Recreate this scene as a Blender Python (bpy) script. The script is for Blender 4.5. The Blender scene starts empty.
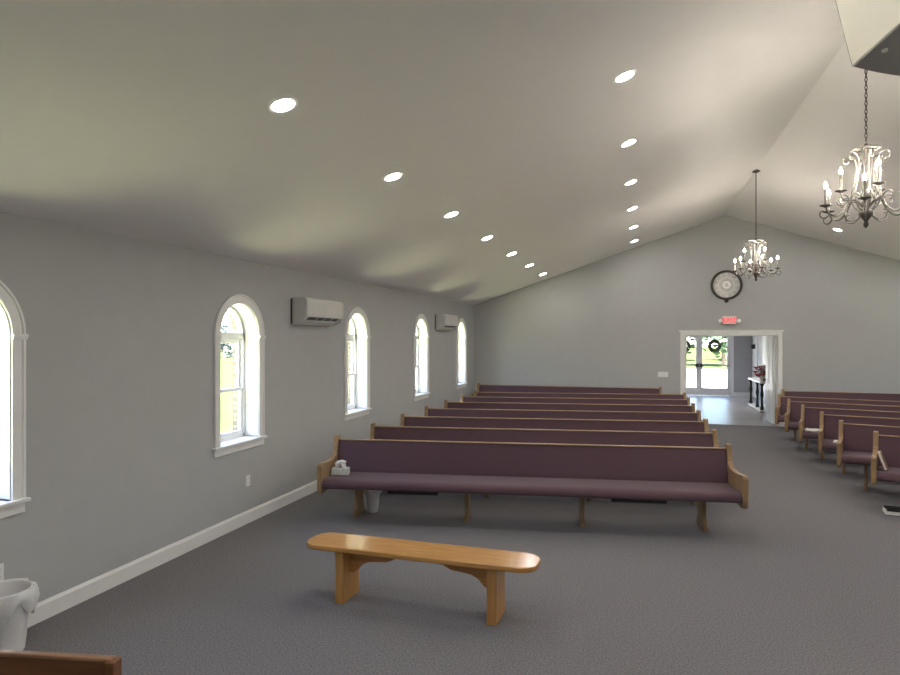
import bpy, bmesh, math, random
from mathutils import Vector, Matrix, Euler
R = math.radians
random.seed(7)
SC = bpy.context.scene
COL = SC.collection

# ------------------------------------------------------------------ camera, sky, sun, exposure
YAW = math.atan(190 / 645)
cam_d = bpy.data.cameras.new('camera')
cam_d.sensor_width = 36.0
cam_d.lens = 36.0 * 645 / 900
cam = bpy.data.objects.new('camera', cam_d)
cam.location = (0, 0, 2.0)
cam.rotation_euler = (R(90), 0, YAW)
COL.objects.link(cam)
SC.camera = cam

world = bpy.data.worlds.new('sky')
SC.world = world
world.use_nodes = True
wn = world.node_tree
bg = wn.nodes['Background']
sky = wn.nodes.new('ShaderNodeTexSky')
sky.sky_type = 'NISHITA'
sky.sun_disc = False
sky.sun_elevation = R(58)
sky.sun_rotation = R(170)
sky.air_density = 1.0
sky.dust_density = 1.5
wn.links.new(sky.outputs[0], bg.inputs[0])
bg.inputs[1].default_value = 0.9

sun_d = bpy.data.lights.new('sun', 'SUN')
sun_d.energy = 80.0
sun_d.angle = R(1.0)
sun_d.color = (1.0, 0.96, 0.88)
sun = bpy.data.objects.new('sun', sun_d)
sun.rotation_euler = Euler((R(32), R(5), 0))
sun.rotation_euler = Vector((-0.10, 0.50, -0.86)).to_track_quat('-Z', 'Y').to_euler()
sun.location = (10, -30, 40)
COL.objects.link(sun)

CAN_STRENGTH = 74.0
BULB_STRENGTH = 14.0
FILAMENT_STRENGTH = 2700.0
SC.view_settings.view_transform = 'Standard'
SC.view_settings.look = 'None'
SC.view_settings.exposure = 1.45
SC.view_settings.gamma = 1.0
SC.view_settings.use_curve_mapping = False
try:
    SC.cycles.use_denoising = True
    SC.cycles.max_bounces = 10
    SC.cycles.diffuse_bounces = 7
    SC.cycles.transparent_max_bounces = 16
    SC.cycles.sample_clamp_indirect = 6.0
    SC.cycles.caustics_reflective = False
    SC.cycles.caustics_refractive = False
except Exception:
    pass

# room dimensions (metres; the camera stands over the origin, looking up the room)
XL, XR, YB, YF = -4.06, 7.80, 16.0, -3.2
XRIDGE, ZRIDGE, ZEAVE = 1.87, 4.81, 2.83
SLOPE = (ZRIDGE - ZEAVE) / (XRIDGE - XL)
def ceil_z(x): return ZRIDGE - SLOPE * abs(x - XRIDGE)

# ------------------------------------------------------------------ materials
def new_mat(name):
    m = bpy.data.materials.new(name); m.use_nodes = True
    nt = m.node_tree
    return m, nt, nt.nodes['Principled BSDF']
def texco(nt, kind='Object', scale=(1, 1, 1)):
    tc = nt.nodes.new('ShaderNodeTexCoord'); mp = nt.nodes.new('ShaderNodeMapping')
    mp.inputs['Scale'].default_value = scale
    nt.links.new(tc.outputs[kind], mp.inputs['Vector'])
    return mp.outputs['Vector']
def noise_mat(name, c1, c2, scale=20, rough=0.6, bump=0.0, stretch=(1, 1, 1), metallic=0.0, detail=4, coord='Object', spec=0.5, sheen=0.0):
    m, nt, b = new_mat(name)
    v = texco(nt, coord, stretch)
    n = nt.nodes.new('ShaderNodeTexNoise'); n.inputs['Scale'].default_value = scale; n.inputs['Detail'].default_value = detail
    nt.links.new(v, n.inputs['Vector'])
    cr = nt.nodes.new('ShaderNodeValToRGB')
    cr.color_ramp.elements[0].position = 0.3; cr.color_ramp.elements[1].position = 0.7
    cr.color_ramp.elements[0].color = (*c1, 1); cr.color_ramp.elements[1].color = (*c2, 1)
    nt.links.new(n.outputs['Fac'], cr.inputs['Fac'])
    nt.links.new(cr.outputs['Color'], b.inputs['Base Color'])
    b.inputs['Roughness'].default_value = rough
    b.inputs['Metallic'].default_value = metallic
    b.inputs['Specular IOR Level'].default_value = spec
    if sheen:
        b.inputs['Sheen Weight'].default_value = sheen
    if bump:
        bp = nt.nodes.new('ShaderNodeBump'); bp.inputs['Strength'].default_value = bump; bp.inputs['Distance'].default_value = 0.01
        nt.links.new(n.outputs['Fac'], bp.inputs['Height']); nt.links.new(bp.outputs['Normal'], b.inputs['Normal'])
    return m
def wood_mat(name, c1, c2, rough=0.35, stretch=(1.2, 14, 14), scale=3.0):
    m, nt, b = new_mat(name)
    v = texco(nt, 'Object', stretch)
    n = nt.nodes.new('ShaderNodeTexNoise'); n.inputs['Scale'].default_value = scale; n.inputs['Detail'].default_value = 6
    n.inputs['Distortion'].default_value = 0.6
    nt.links.new(v, n.inputs['Vector'])
    cr = nt.nodes.new('ShaderNodeValToRGB')
    cr.color_ramp.elements[0].position = 0.28; cr.color_ramp.elements[1].position = 0.72
    cr.color_ramp.elements[0].color = (*c1, 1); cr.color_ramp.elements[1].color = (*c2, 1)
    nt.links.new(n.outputs['Fac'], cr.inputs['Fac']); nt.links.new(cr.outputs['Color'], b.inputs['Base Color'])
    b.inputs['Roughness'].default_value = rough
    return m
def emit_mat(name, color, strength):
    m, nt, b = new_mat(name)
    b.inputs['Base Color'].default_value = (*color, 1)
    b.inputs['Emission Color'].default_value = (*color, 1)
    b.inputs['Emission Strength'].default_value = strength
    return m
def glass_mat(name, refl=0.06):
    m = bpy.data.materials.new(name); m.use_nodes = True
    nt = m.node_tree; nt.nodes.remove(nt.nodes['Principled BSDF'])
    out = nt.nodes['Material Output']
    t = nt.nodes.new('ShaderNodeBsdfTransparent'); g = nt.nodes.new('ShaderNodeBsdfGlossy')
    g.inputs['Roughness'].default_value = 0.02
    lw = nt.nodes.new('ShaderNodeLayerWeight'); lw.inputs['Blend'].default_value = 0.5
    pw = nt.nodes.new('ShaderNodeMath'); pw.operation = 'POWER'; pw.inputs[1].default_value = 5.0
    f = nt.nodes.new('ShaderNodeMath'); f.operation = 'MULTIPLY_ADD'; f.inputs[1].default_value = 0.5; f.inputs[2].default_value = 0.03
    nt.links.new(lw.outputs['Facing'], pw.inputs[0]); nt.links.new(pw.outputs[0], f.inputs[0])
    mx = nt.nodes.new('ShaderNodeMixShader')
    nt.links.new(f.outputs[0], mx.inputs[0]); nt.links.new(t.outputs[0], mx.inputs[1]); nt.links.new(g.outputs[0], mx.inputs[2])
    nt.links.new(mx.outputs[0], out.inputs[0])
    return m
def brick_mat(name, c1, c2, mortar, bw=0.2, bh=0.067, coord_rot=None):
    m, nt, b = new_mat(name)
    tc = nt.nodes.new('ShaderNodeTexCoord'); sep = nt.nodes.new('ShaderNodeSeparateXYZ'); com = nt.nodes.new('ShaderNodeCombineXYZ')
    nt.links.new(tc.outputs['Object'], sep.inputs[0])
    add = nt.nodes.new('ShaderNodeMath'); add.operation = 'ADD'
    nt.links.new(sep.outputs['X'], add.inputs[0]); nt.links.new(sep.outputs['Y'], add.inputs[1])
    nt.links.new(add.outputs[0], com.inputs['X']); nt.links.new(sep.outputs['Z'], com.inputs['Y'])
    br = nt.nodes.new('ShaderNodeTexBrick')
    br.inputs['Scale'].default_value = 1.0; br.inputs['Brick Width'].default_value = bw; br.inputs['Row Height'].default_value = bh
    br.inputs['Mortar Size'].default_value = 0.008
    br.inputs['Color1'].default_value = (*c1, 1); br.inputs['Color2'].default_value = (*c2, 1); br.inputs['Mortar'].default_value = (*mortar, 1)
    nt.links.new(com.outputs[0], br.inputs['Vector']); nt.links.new(br.outputs['Color'], b.inputs['Base Color'])
    b.inputs['Roughness'].default_value = 0.85
    return m
def plank_mat(name, c1, c2, gap):
    m, nt, b = new_mat(name)
    tc = nt.nodes.new('ShaderNodeTexCoord')
    br = nt.nodes.new('ShaderNodeTexBrick')
    br.inputs['Scale'].default_value = 1.0; br.inputs['Brick Width'].default_value = 1.2; br.inputs['Row Height'].default_value = 0.15
    br.inputs['Mortar Size'].default_value = 0.003
    br.inputs['Color1'].default_value = (*c1, 1); br.inputs['Color2'].default_value = (*c2, 1); br.inputs['Mortar'].default_value = (*gap, 1)
    nt.links.new(tc.outputs['Object'], br.inputs['Vector']); nt.links.new(br.outputs['Color'], b.inputs['Base Color'])
    b.inputs['Roughness'].default_value = 0.28
    return m

M = {}
M['wall'] = noise_mat('wall_paint', (.415, .42, .42), (.43, .435, .435), 6, 0.75, spec=0.3)
M['ceiling'] = noise_mat('ceiling_paint', (.78, .755, .745), (.795, .77, .76), 5, 0.55, spec=0.4)
M['white'] = noise_mat('white_trim', (.74, .735, .72), (.77, .765, .75), 8, 0.4)
M['vinyl'] = noise_mat('white_vinyl', (.78, .79, .80), (.80, .81, .82), 8, 0.35)
M['carpet'] = noise_mat('carpet', (.108, .105, .112), (.250, .242, .248), 85, 0.95, 0.3, detail=8, spec=0.1)
M['plum'] = noise_mat('plum_fabric', (.088, .050, .062), (.120, .069, .084), 220, 0.9, 0.15, spec=0.15, sheen=0.15)
M['oak'] = wood_mat('oak', (.22, .135, .062), (.34, .215, .11), 0.35)
M['oak_up'] = wood_mat('oak_upright', (.22, .135, .062), (.34, .215, .11), 0.35, (14, 14, 1.2))
M['bench'] = wood_mat('honey_wood', (.40, .19, .05), (.55, .29, .09), 0.16)
M['bench_up'] = wood_mat('honey_wood_upright', (.36, .17, .045), (.50, .265, .085), 0.3, (14, 14, 1.2))
M['darkwood'] = wood_mat('brown_wood', (.12, .045, .015), (.20, .085, .03), 0.35)
M['capwood'] = wood_mat('cap_wood', (.20, .10, .05), (.30, .16, .085), 0.3)
M['black'] = noise_mat('black', (.012, .012, .012), (.02, .02, .02), 40, 0.45)
M['underdark'] = noise_mat('dark_under_cloth', (.018, .014, .016), (.03, .024, .027), 60, 0.9)
M['pewter'] = noise_mat('pewter_metal', (.085, .08, .074), (.14, .134, .122), 30, 0.5, metallic=0.4)
M['bronze'] = noise_mat('dark_bronze', (.045, .04, .035), (.08, .07, .06), 30, 0.45, metallic=0.5)
M['candle'] = noise_mat('candle_sleeve', (.14, .13, .115), (.19, .175, .155), 20, 0.6)
M['filament'] = emit_mat('filament_glow', (1.0, .90, .77), FILAMENT_STRENGTH)
M['bulb'], _nt, _b = new_mat('frosted_bulb')
_b.inputs['Base Color'].default_value = (1, .95, .88, 1)
_b.inputs['Emission Color'].default_value = (1.0, .92, .80, 1); _b.inputs['Emission Strength'].default_value = BULB_STRENGTH
_t = _nt.nodes.new('ShaderNodeBsdfTransparent'); _m = _nt.nodes.new('ShaderNodeMixShader'); _m.inputs[0].default_value = 0.25
_nt.links.new(_t.outputs[0], _m.inputs[1]); _nt.links.new(_b.outputs[0], _m.inputs[2]); _nt.links.new(_m.outputs[0], _nt.nodes['Material Output'].inputs[0])
M['can'] = emit_mat('lamp_lens', (1.0, .965, .93), CAN_STRENGTH)
M['glass'] = glass_mat('window_glass')
M['brick'] = brick_mat('brick', (.050, .042, .034), (.066, .055, .044), (.15, .14, .125))
M['plank'] = plank_mat('foyer_planks', (.30, .275, .26), (.37, .34, .32), (.12, .11, .10))
M['lawn'] = noise_mat('lawn_grass', (.019, .028, .0095), (.026, .036, .0135), 1.5, 0.95, detail=8, spec=0.0)
M['bounce'] = noise_mat('bounce_pale', (.62, .64, .34), (.70, .71, .40), 2.0, 0.95, detail=8, spec=0.0)  # pale reflector colour for the added ground strips
M['pave'] = noise_mat('concrete', (.50, .49, .46), (.58, .57, .54), 2, 0.9)
M['leaf'] = noise_mat('leaf_green', (.010, .028, .010), (.026, .055, .020), 2.5, 0.8, detail=6)
M['hazyleaf'] = noise_mat('hazy_leaf', (.055, .075, .078), (.09, .11, .11), 1.5, 0.9, detail=6)  # distance haze mixed into the leaf colour
M['bark'] = noise_mat('bark', (.08, .055, .035), (.14, .1, .07), 12, 0.9, 0.4)
M['wreath'] = noise_mat('wreath_green', (.05, .075, .045), (.11, .13, .08), 12, 0.8)
M['plastic'] = noise_mat('white_plastic', (.76, .755, .745), (.80, .795, .785), 10, 0.4)
M['acwhite'] = noise_mat('ac_plastic', (.62, .61, .57), (.66, .65, .61), 10, 0.4)
M['acside'] = noise_mat('ac_end_plastic', (.56, .56, .54), (.60, .60, .58), 10, 0.45)
M['bag'] = noise_mat('liner_film', (.72, .72, .72), (.84, .84, .84), 14, 0.3, 0.5)
M['paper'] = noise_mat('paper', (.72, .71, .68), (.82, .81, .78), 20, 0.8)
M['cream'] = noise_mat('cream_cabinet', (.84, .78, .63), (.87, .81, .66), 10, 0.5)
M['greycloth'] = noise_mat('grille', (.46, .44, .41), (.52, .50, .47), 200, 0.9)
M['clockface'] = noise_mat('clock_face', (.36, .36, .35), (.42, .42, .41), 14, 0.5)
M['silver'] = noise_mat('silver', (.5, .49, .47), (.62, .61, .59), 20, 0.3, metallic=0.6)
M['exit_red'] = emit_mat('exit_red', (1.0, .06, .09), 0.3)
M['signface'] = emit_mat('sign_face', (.72, .50, .48), 0.03)
M['red'] = noise_mat('red_petals', (.35, .02, .03), (.55, .06, .06), 30, 0.6)
M['petal'] = noise_mat('white_petals', (.75, .72, .68), (.85, .82, .78), 30, 0.6)
M['tissuebox'] = noise_mat('tissue_carton', (.46, .52, .46), (.72, .74, .72), 26, 0.6)
M['bluegrey'] = noise_mat('foyer_paint', (.36, .36, .365), (.38, .38, .385), 6, 0.75, spec=0.3)

# ------------------------------------------------------------------ mesh building
class MB:
    def __init__(s): s.v = []; s.f = []; s.mi = []
    def add(s, vs, fs, mi=0):
        o = len(s.v); s.v += [tuple(p) for p in vs]
        for f in fs: s.f.append([i + o for i in f]); s.mi.append(mi)
    def box(s, x0, x1, y0, y1, z0, z1, mi=0, mat=None):
        vs = [(x0,y0,z0),(x1,y0,z0),(x1,y1,z0),(x0,y1,z0),(x0,y0,z1),(x1,y0,z1),(x1,y1,z1),(x0,y1,z1)]
        if mat is not None: vs = [tuple(mat @ Vector(p)) for p in vs]
        s.add(vs, [(0,3,2,1),(4,5,6,7),(0,1,5,4),(1,2,6,5),(2,3,7,6),(3,0,4,7)], mi)
    def prism(s, pts, a0, a1, axis='x', mi=0):
        """closed 2-D outline extruded along an axis; x: pts are (y,z); y: (x,z); z: (x,y)"""
        n = len(pts)
        def P(p, a):
            return (a, p[0], p[1]) if axis == 'x' else ((p[0], a, p[1]) if axis == 'y' else (p[0], p[1], a))
        vs = [P(p, a0) for p in pts] + [P(p, a1) for p in pts]
        fs = [tuple(range(n - 1, -1, -1)), tuple(range(n, 2 * n))]
        fs += [(i, (i + 1) % n, (i + 1) % n + n, i + n) for i in range(n)]
        s.add(vs, fs, mi)
    def lathe(s, prof, seg=16, c=(0, 0, 0), mi=0, cap=True, mat=None):
        vs = []; fs = []; n = len(prof)
        for i in range(seg):
            a = 2 * math.pi * i / seg
            for r, z in prof:
                p = Vector((r * math.cos(a), r * math.sin(a), z))
                if mat is not None: p = mat @ p
                vs.append((p.x + c[0], p.y + c[1], p.z + c[2]))
        for i in range(seg):
            j = (i + 1) % seg
            for k in range(n - 1):
                fs.append((i * n + k, j * n + k, j * n + k + 1, i * n + k + 1))
        if cap:
            fs.append(tuple(i * n for i in range(seg - 1, -1, -1)))
            fs.append(tuple(i * n + n - 1 for i in range(seg)))
        s.add(vs, fs, mi)
    def tube(s, pts, r, seg=8, mi=0, closed=False):
        pts = [Vector(p) for p in pts]; n = len(pts); rr = r if isinstance(r, (list, tuple)) else [r] * n
        vs = []; fs = []; up = None
        for i, p in enumerate(pts):
            a = pts[(i - 1) % n] if (closed or i > 0) else p
            b = pts[(i + 1) % n] if (closed or i < n - 1) else p
            t = (b - a).normalized()
            if up is None:
                up = Vector((0, 0, 1)) if abs(t.z) < 0.9 else Vector((1, 0, 0))
            sx = t.cross(up); 
            if sx.length < 1e-5: sx = t.cross(Vector((0, 1, 0)))
            sx.normalize(); up = sx.cross(t).normalized()
            for k in range(seg):
                an = 2 * math.pi * k / seg
                vs.append(tuple(p + (sx * math.cos(an) + up * math.sin(an)) * rr[i]))
        m = n if closed else n - 1
        for i in range(m):
            j = (i + 1) % n
            for k in range(seg):
                l = (k + 1) % seg
                fs.append((i * seg + k, i * seg + l, j * seg + l, j * seg + k))
        if not closed:
            fs.append(tuple(range(seg - 1, -1, -1))); fs.append(tuple((n - 1) * seg + k for k in range(seg)))
        s.add(vs, fs, mi)
    def build(s, name, mats, parent=None, loc=(0, 0, 0), rot=(0, 0, 0), bevel=0, smooth=False, seg=2, fix=True):
        me = bpy.data.meshes.new(name)
        me.from_pydata(s.v, [], s.f)
        if not isinstance(mats, (list, tuple)): mats = [mats]
        for m in mats: me.materials.append(m)
        for p, mi in zip(me.polygons, s.mi): p.material_index = mi
        if fix:
            bm = bmesh.new(); bm.from_mesh(me)
            bmesh.ops.recalc_face_normals(bm, faces=bm.faces[:]); bm.to_mesh(me); bm.free()
        if smooth:
            for p in me.polygons: p.use_smooth = True
            try: me.set_sharp_from_angle(angle=R(40))
            except Exception: pass
        o = bpy.data.objects.new(name, me); COL.objects.link(o)
        o.location = loc; o.rotation_euler = rot
        if parent: o.parent = parent
        if bevel:
            b = o.modifiers.new('bevel', 'BEVEL'); b.width = bevel; b.segments = seg; b.limit_method = 'ANGLE'; b.angle_limit = R(40)
        return o

def tag(o, label=None, cat=None, group=None, kind=None):
    if label: o['label'] = label
    if cat: o['category'] = cat
    if group: o['group'] = group
    if kind: o['kind'] = kind
    return o
def thing(name, label, cat, loc=(0, 0, 0), rotz=0, group=None, rot=None):
    o = bpy.data.objects.new(name, None); COL.objects.link(o)
    o.empty_display_size = 0.1
    o.location = loc; o.rotation_euler = rot if rot else (0, 0, rotz)
    return tag(o, label, cat, group)
def structure(o): o['kind'] = 'structure'; return o
def copy_tree(o, parent=None):
    c = o.copy(); COL.objects.link(c)
    if parent: c.parent = parent
    for ch in list(o.children): copy_tree(ch, c)
    return c
def dup(root, loc, rotz, label, group=None):
    c = copy_tree(root); c.location = loc; c.rotation_euler = (0, 0, rotz)
    c['label'] = label
    if group: c['group'] = group
    return c

# ------------------------------------------------------------------ room shell
WIN_W, WIN_Z0, WIN_SPRING = 0.70, 0.90, 2.02
WIN_Y = [2.98, 5.91, 8.85, 11.79, 14.70]
NARC = 18
def arc(yc, r=WIN_W / 2):
    return [(yc - r * math.cos(math.pi * i / NARC), WIN_SPRING + r * math.sin(math.pi * i / NARC)) for i in range(NARC + 1)]
def holed_face(mb, x, y0, y1, ztop, centres, mi=0):
    cur = y0
    for yc in centres:
        a, b = yc - WIN_W / 2, yc + WIN_W / 2
        mb.add([(x, cur, 0), (x, a, 0), (x, a, WIN_Z0), (x, a, WIN_SPRING), (x, a, ztop), (x, cur, ztop)], [(0, 1, 2, 3, 4, 5)], mi)
        mb.add([(x, a, 0), (x, b, 0), (x, b, WIN_Z0), (x, a, WIN_Z0)], [(0, 1, 2, 3)], mi)
        pts = arc(yc)
        for p, q in zip(pts[:-1], pts[1:]):
            mb.add([(x, p[0], p[1]), (x, q[0], q[1]), (x, q[0], ztop), (x, p[0], ztop)], [(0, 1, 2, 3)], mi)
        cur = b
    mb.add([(x, cur, 0), (x, y1, 0), (x, y1, ztop), (x, cur, ztop)], [(0, 1, 2, 3)], mi)
def outline(yc, grow=0.0):
    h = WIN_W / 2 + grow
    return [(yc - h, WIN_Z0 - grow)] + [(yc - h * math.cos(math.pi * i / NARC), WIN_SPRING + h * math.sin(math.pi * i / NARC)) for i in range(NARC + 1)] + [(yc + h, WIN_Z0 - grow)]
def reveal(mb, xa, xb, yc, mi=0):
    o = outline(yc); n = len(o)
    for i in range(n):
        p, q = o[i], o[(i + 1) % n]
        mb.add([(xa, *p), (xa, *q), (xb, *q), (xb, *p)], [(0, 1, 2, 3)], mi)

def side_wall(name, x, sgn, ys):
    zt = ZEAVE + 0.02
    mb = MB()
    xi, xm, xo = x, x + sgn * 0.26, x + sgn * 0.33
    holed_face(mb, xi, YF, YB, zt, ys)
    for yc in ys: reveal(mb, xi, xm, yc)
    w = structure(mb.build(name, M['wall'], fix=False))
    mb = MB()
    holed_face(mb, xo, YF - 0.3, YB + 0.2, zt + 0.2, ys)
    for yc in ys: reveal(mb, xm, xo, yc)
    mb.build('brick_veneer', M['brick'], w, fix=False)
    return w
wall_left = side_wall('wall_left', XL, -1, WIN_Y)
wall_right = side_wall('wall_right', XR, 1, WIN_Y)

# doorway in the back wall
DX0, DX1, DZ = 0.99, 2.98, 2.05
mb = MB()
for y in (YB, YB + 0.16):
    mb.add([(XL, y, 0), (DX0, y, 0), (DX0, y, DZ), (DX0, y, ceil_z(DX0) + .02), (XL, y, ZEAVE + .02)], [(0, 1, 2, 3, 4)])
    mb.add([(DX0, y, DZ), (DX1, y, DZ), (DX1, y, ceil_z(DX1) + .02), (XRIDGE, y, ZRIDGE + .02), (DX0, y, ceil_z(DX0) + .02)], [(0, 1, 2, 3, 4)])
    mb.add([(DX1, y, 0), (XR, y, 0), (XR, y, ZEAVE + .02), (DX1, y, ceil_z(DX1) + .02), (DX1, y, DZ)], [(0, 1, 2, 3, 4)])
for p, q in (((DX0, 0), (DX0, DZ)), ((DX0, DZ), (DX1, DZ)), ((DX1, DZ), (DX1, 0))):
    mb.add([(p[0], YB, p[1]), (q[0], YB, q[1]), (q[0], YB + .16, q[1]), (p[0], YB + .16, p[1])], [(0, 1, 2, 3)])
structure(mb.build('wall_back', M['wall'], fix=False))
mb = MB()
mb.add([(XL, YF, 0), (XR, YF, 0), (XR, YF, ZEAVE + .02), (XRIDGE, YF, ZRIDGE + .02), (XL, YF, ZEAVE + .02)], [(0, 1, 2, 3, 4)])
structure(mb.build('wall_front', M['wall'], fix=False))
mb = MB(); mb.box(XL, XR, YF, YB + 0.02, -0.12, 0)
structure(mb.build('floor', M['carpet']))
mb = MB()
t = 0.12
mb.add([(XL - .4, YF, ceil_z(XL - .4)), (XRIDGE, YF, ZRIDGE), (XR + .4, YF, ceil_z(XR + .4)),
        (XL - .4, YB + .2, ceil_z(XL - .4)), (XRIDGE, YB + .2, ZRIDGE), (XR + .4, YB + .2, ceil_z(XR + .4))],
       [(0, 3, 4, 1), (1, 4, 5, 2)])
mb.add([(XL - .4, YF, ceil_z(XL - .4) + t), (XRIDGE, YF, ZRIDGE + t), (XR + .4, YF, ceil_z(XR + .4) + t),
        (XL - .4, YB + .2, ceil_z(XL - .4) + t), (XRIDGE, YB + .2, ZRIDGE + t), (XR + .4, YB + .2, ceil_z(XR + .4) + t)],
       [(0, 1, 4, 3), (1, 2, 5, 4)])
structure(mb.build('ceiling', M['ceiling'], fix=False))

def skirting(name, pts, parent=None):
    mb = MB()
    mb.prism([(0, 0), (0.016, 0), (0.016, 0.112), (0.010, 0.124), (0.006, 0.135), (0, 0.135)], *pts[0], axis=pts[1])
    return mb
PROF = [(0, 0), (0.016, 0), (0.016, 0.112), (0.010, 0.124), (0.006, 0.135), (0, 0.135)]
mb = MB(); mb.prism([(XL + a, z) for a, z in PROF], YF, YB, 'y'); structure(mb.build('baseboard_left', M['white']))
mb = MB(); mb.prism([(XR - a, z) for a, z in PROF], YF, YB, 'y'); structure(mb.build('baseboard_right', M['white']))
mb = MB()
mb.prism([(YB - a, z) for a, z in PROF], XL, DX0 - .085, 'x'); mb.prism([(YB - a, z) for a, z in PROF], DX1 + .085, XR, 'x')
structure(mb.build('baseboard_back', M['white']))

# ------------------------------------------------------------------ arched windows
def make_window(n, x, sgn, yc):
    """sgn: direction from the room to the outside along X"""
    root = bpy.data.objects.new('window_%d' % n, None); COL.objects.link(root)
    root.location = (x, yc, 0); root['kind'] = 'structure'
    # jamb liner: white boards lining the reveal
    mb = MB(); o = outline(0); oi = outline(0, -0.012)
    for i in range(len(o) - 1):
        p, q, pi_, qi = o[i], o[i + 1], oi[i], oi[i + 1]
        vs = []
        for xx in (0.0, 0.17):
            vs += [(sgn * xx, *p), (sgn * xx, *q), (sgn * xx, *qi), (sgn * xx, *pi_)]
        mb.add(vs, [(0, 1, 2, 3), (4, 7, 6, 5), (3, 2, 6, 7), (0, 4, 5, 1)])
    mb.build('jamb_liner', M['white'], root)
    # arched casing with small capitals at the spring line
    mb = MB()
    w0, w1 = WIN_W / 2 - 0.004, WIN_W / 2 + 0.088
    for k in range(NARC * 2):
        a0, a1 = math.pi * k / (NARC * 2), math.pi * (k + 1) / (NARC * 2)
        ring = []
        for a in (a0, a1):
            for r_, d in ((w0, 0.0), (w0, 0.018), (w1 - .022, 0.018), (w1 - .018, 0.026), (w1, 0.026), (w1, 0.0)):
                ring.append((-sgn * d, -r_ * math.cos(a), WIN_SPRING + r_ * math.sin(a)))
        mb.add(ring, [(i, (i + 1) % 6, (i + 1) % 6 + 6, i + 6) for i in range(6)])
    for s_ in (-1, 1):
        prof = [(0, w0), (0.018, w0), (0.018, w1 - .022), (0.026, w1 - .018), (0.026, w1), (0, w1)]
        mb.prism([(-sgn * d, s_ * r_) for d, r_ in prof], WIN_Z0 - 0.01, WIN_SPRING, 'z')
    mb.build('casing', M['white'], root)
    for s_ in (-1, 1):
        mb = MB()
        y0, y1 = sorted((s_ * (w0 - .004), s_ * (w1 + .012)))
        x0, x1 = sorted((0, -sgn * .036)); mb.box(x0, x1, y0, y1, WIN_SPRING - .018, WIN_SPRING + .004)
        x0, x1 = sorted((0, -sgn * .030)); mb.box(x0, x1, y0, y1, WIN_SPRING - .034, WIN_SPRING - .018)
        mb.build('capital', M['white'], root, bevel=.003)
    # stool and apron
    mb = MB()
    x0, x1 = sorted((sgn * .17, sgn * .0005)); mb.box(x0, x1, -w0 + .02, w0 - .02, WIN_Z0 - .022, WIN_Z0 + .004)
    x0, x1 = sorted((0, -sgn * .05)); mb.box(x0, x1, -w1 - .02, w1 + .02, WIN_Z0 - .022, WIN_Z0 + .004)
    x0, x1 = sorted((0, -sgn * .02)); mb.box(x0, x1, -w1, w1, WIN_Z0 - .095, WIN_Z0 - .022)
    mb.build('sill', M['white'], root, bevel=.004)
    # vinyl frame
    xa, xb = sgn * 0.165, sgn * 0.235
    def bar(mb, y0, y1, z0, z1, d0=0.165, d1=0.235):
        a, b = sorted((sgn * d0, sgn * d1)); mb.box(a, b, y0, y1, z0, z1)
    mb = MB(); h = WIN_W / 2
    bar(mb, -h, -h + .045, WIN_Z0, WIN_SPRING); bar(mb, h - .045, h, WIN_Z0, WIN_SPRING)
    bar(mb, -h, h, WIN_Z0, WIN_Z0 + .045); bar(mb, -h, h, WIN_SPRING - .045, WIN_SPRING + .03)
    for k in range(NARC * 2):
        a0, a1 = math.pi * k / (NARC * 2), math.pi * (k + 1) / (NARC * 2)
        ring = []
        for a in (a0, a1):
            for r_, d in ((h - .05, .165), (h, .165), (h, .235), (h - .05, .235)):
                ring.append((sgn * d, -r_ * math.cos(a), WIN_SPRING + r_ * math.sin(a)))
        mb.add(ring, [(i, (i + 1) % 4, (i + 1) % 4 + 4, i + 4) for i in range(4)])
    mb.build('window_frame', M['vinyl'], root, bevel=.003)
    zm = 1.42
    for nm, z0, z1, d0, d1 in (('upper_sash', zm - .005, WIN_SPRING - .045, .20, .228), ('lower_sash', WIN_Z0 + .045, zm + .03, .172, .20)):
        mb = MB(); a = h - .045
        bar(mb, -a, -a + .034, z0, z1, d0, d1); bar(mb, a - .034, a, z0, z1, d0, d1)
        bar(mb, -a + .034, a - .034, z0, z0 + .036, d0, d1); bar(mb, -a + .034, a - .034, z1 - .036, z1, d0, d1)
        s_ = mb.build(nm, M['vinyl'], root, bevel=.003)
        mb = MB(); d = (d0 + d1) / 2
        bar(mb, -a + .03, a - .03, z0 + .03, z1 - .03, d - .002, d + .002)
        mb.build('glass', M['glass'], s_)
    mb = MB()
    pts = [(-(h - .045) * math.cos(math.pi * i / 20), WIN_SPRING + .02 + (h - .06) * math.sin(math.pi * i / 20)) for i in range(21)]
    a, b = sorted((sgn * .205, sgn * .209)); mb.prism(pts, a, b, 'x')
    mb.build('arch_glass', M['glass'], root)
    mb = MB()
    a, b = sorted((sgn * .262, sgn * .42)); mb.box(a, b, -h - .03, h + .03, WIN_Z0 - .06, WIN_Z0 - .005)
    mb.build('outer_sill', M['pave'], root)
    return root
for i, y in enumerate(WIN_Y): make_window(i + 1, XL, -1, y)
for i, y in enumerate(WIN_Y): make_window(i + 6, XR, 1, y)

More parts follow.
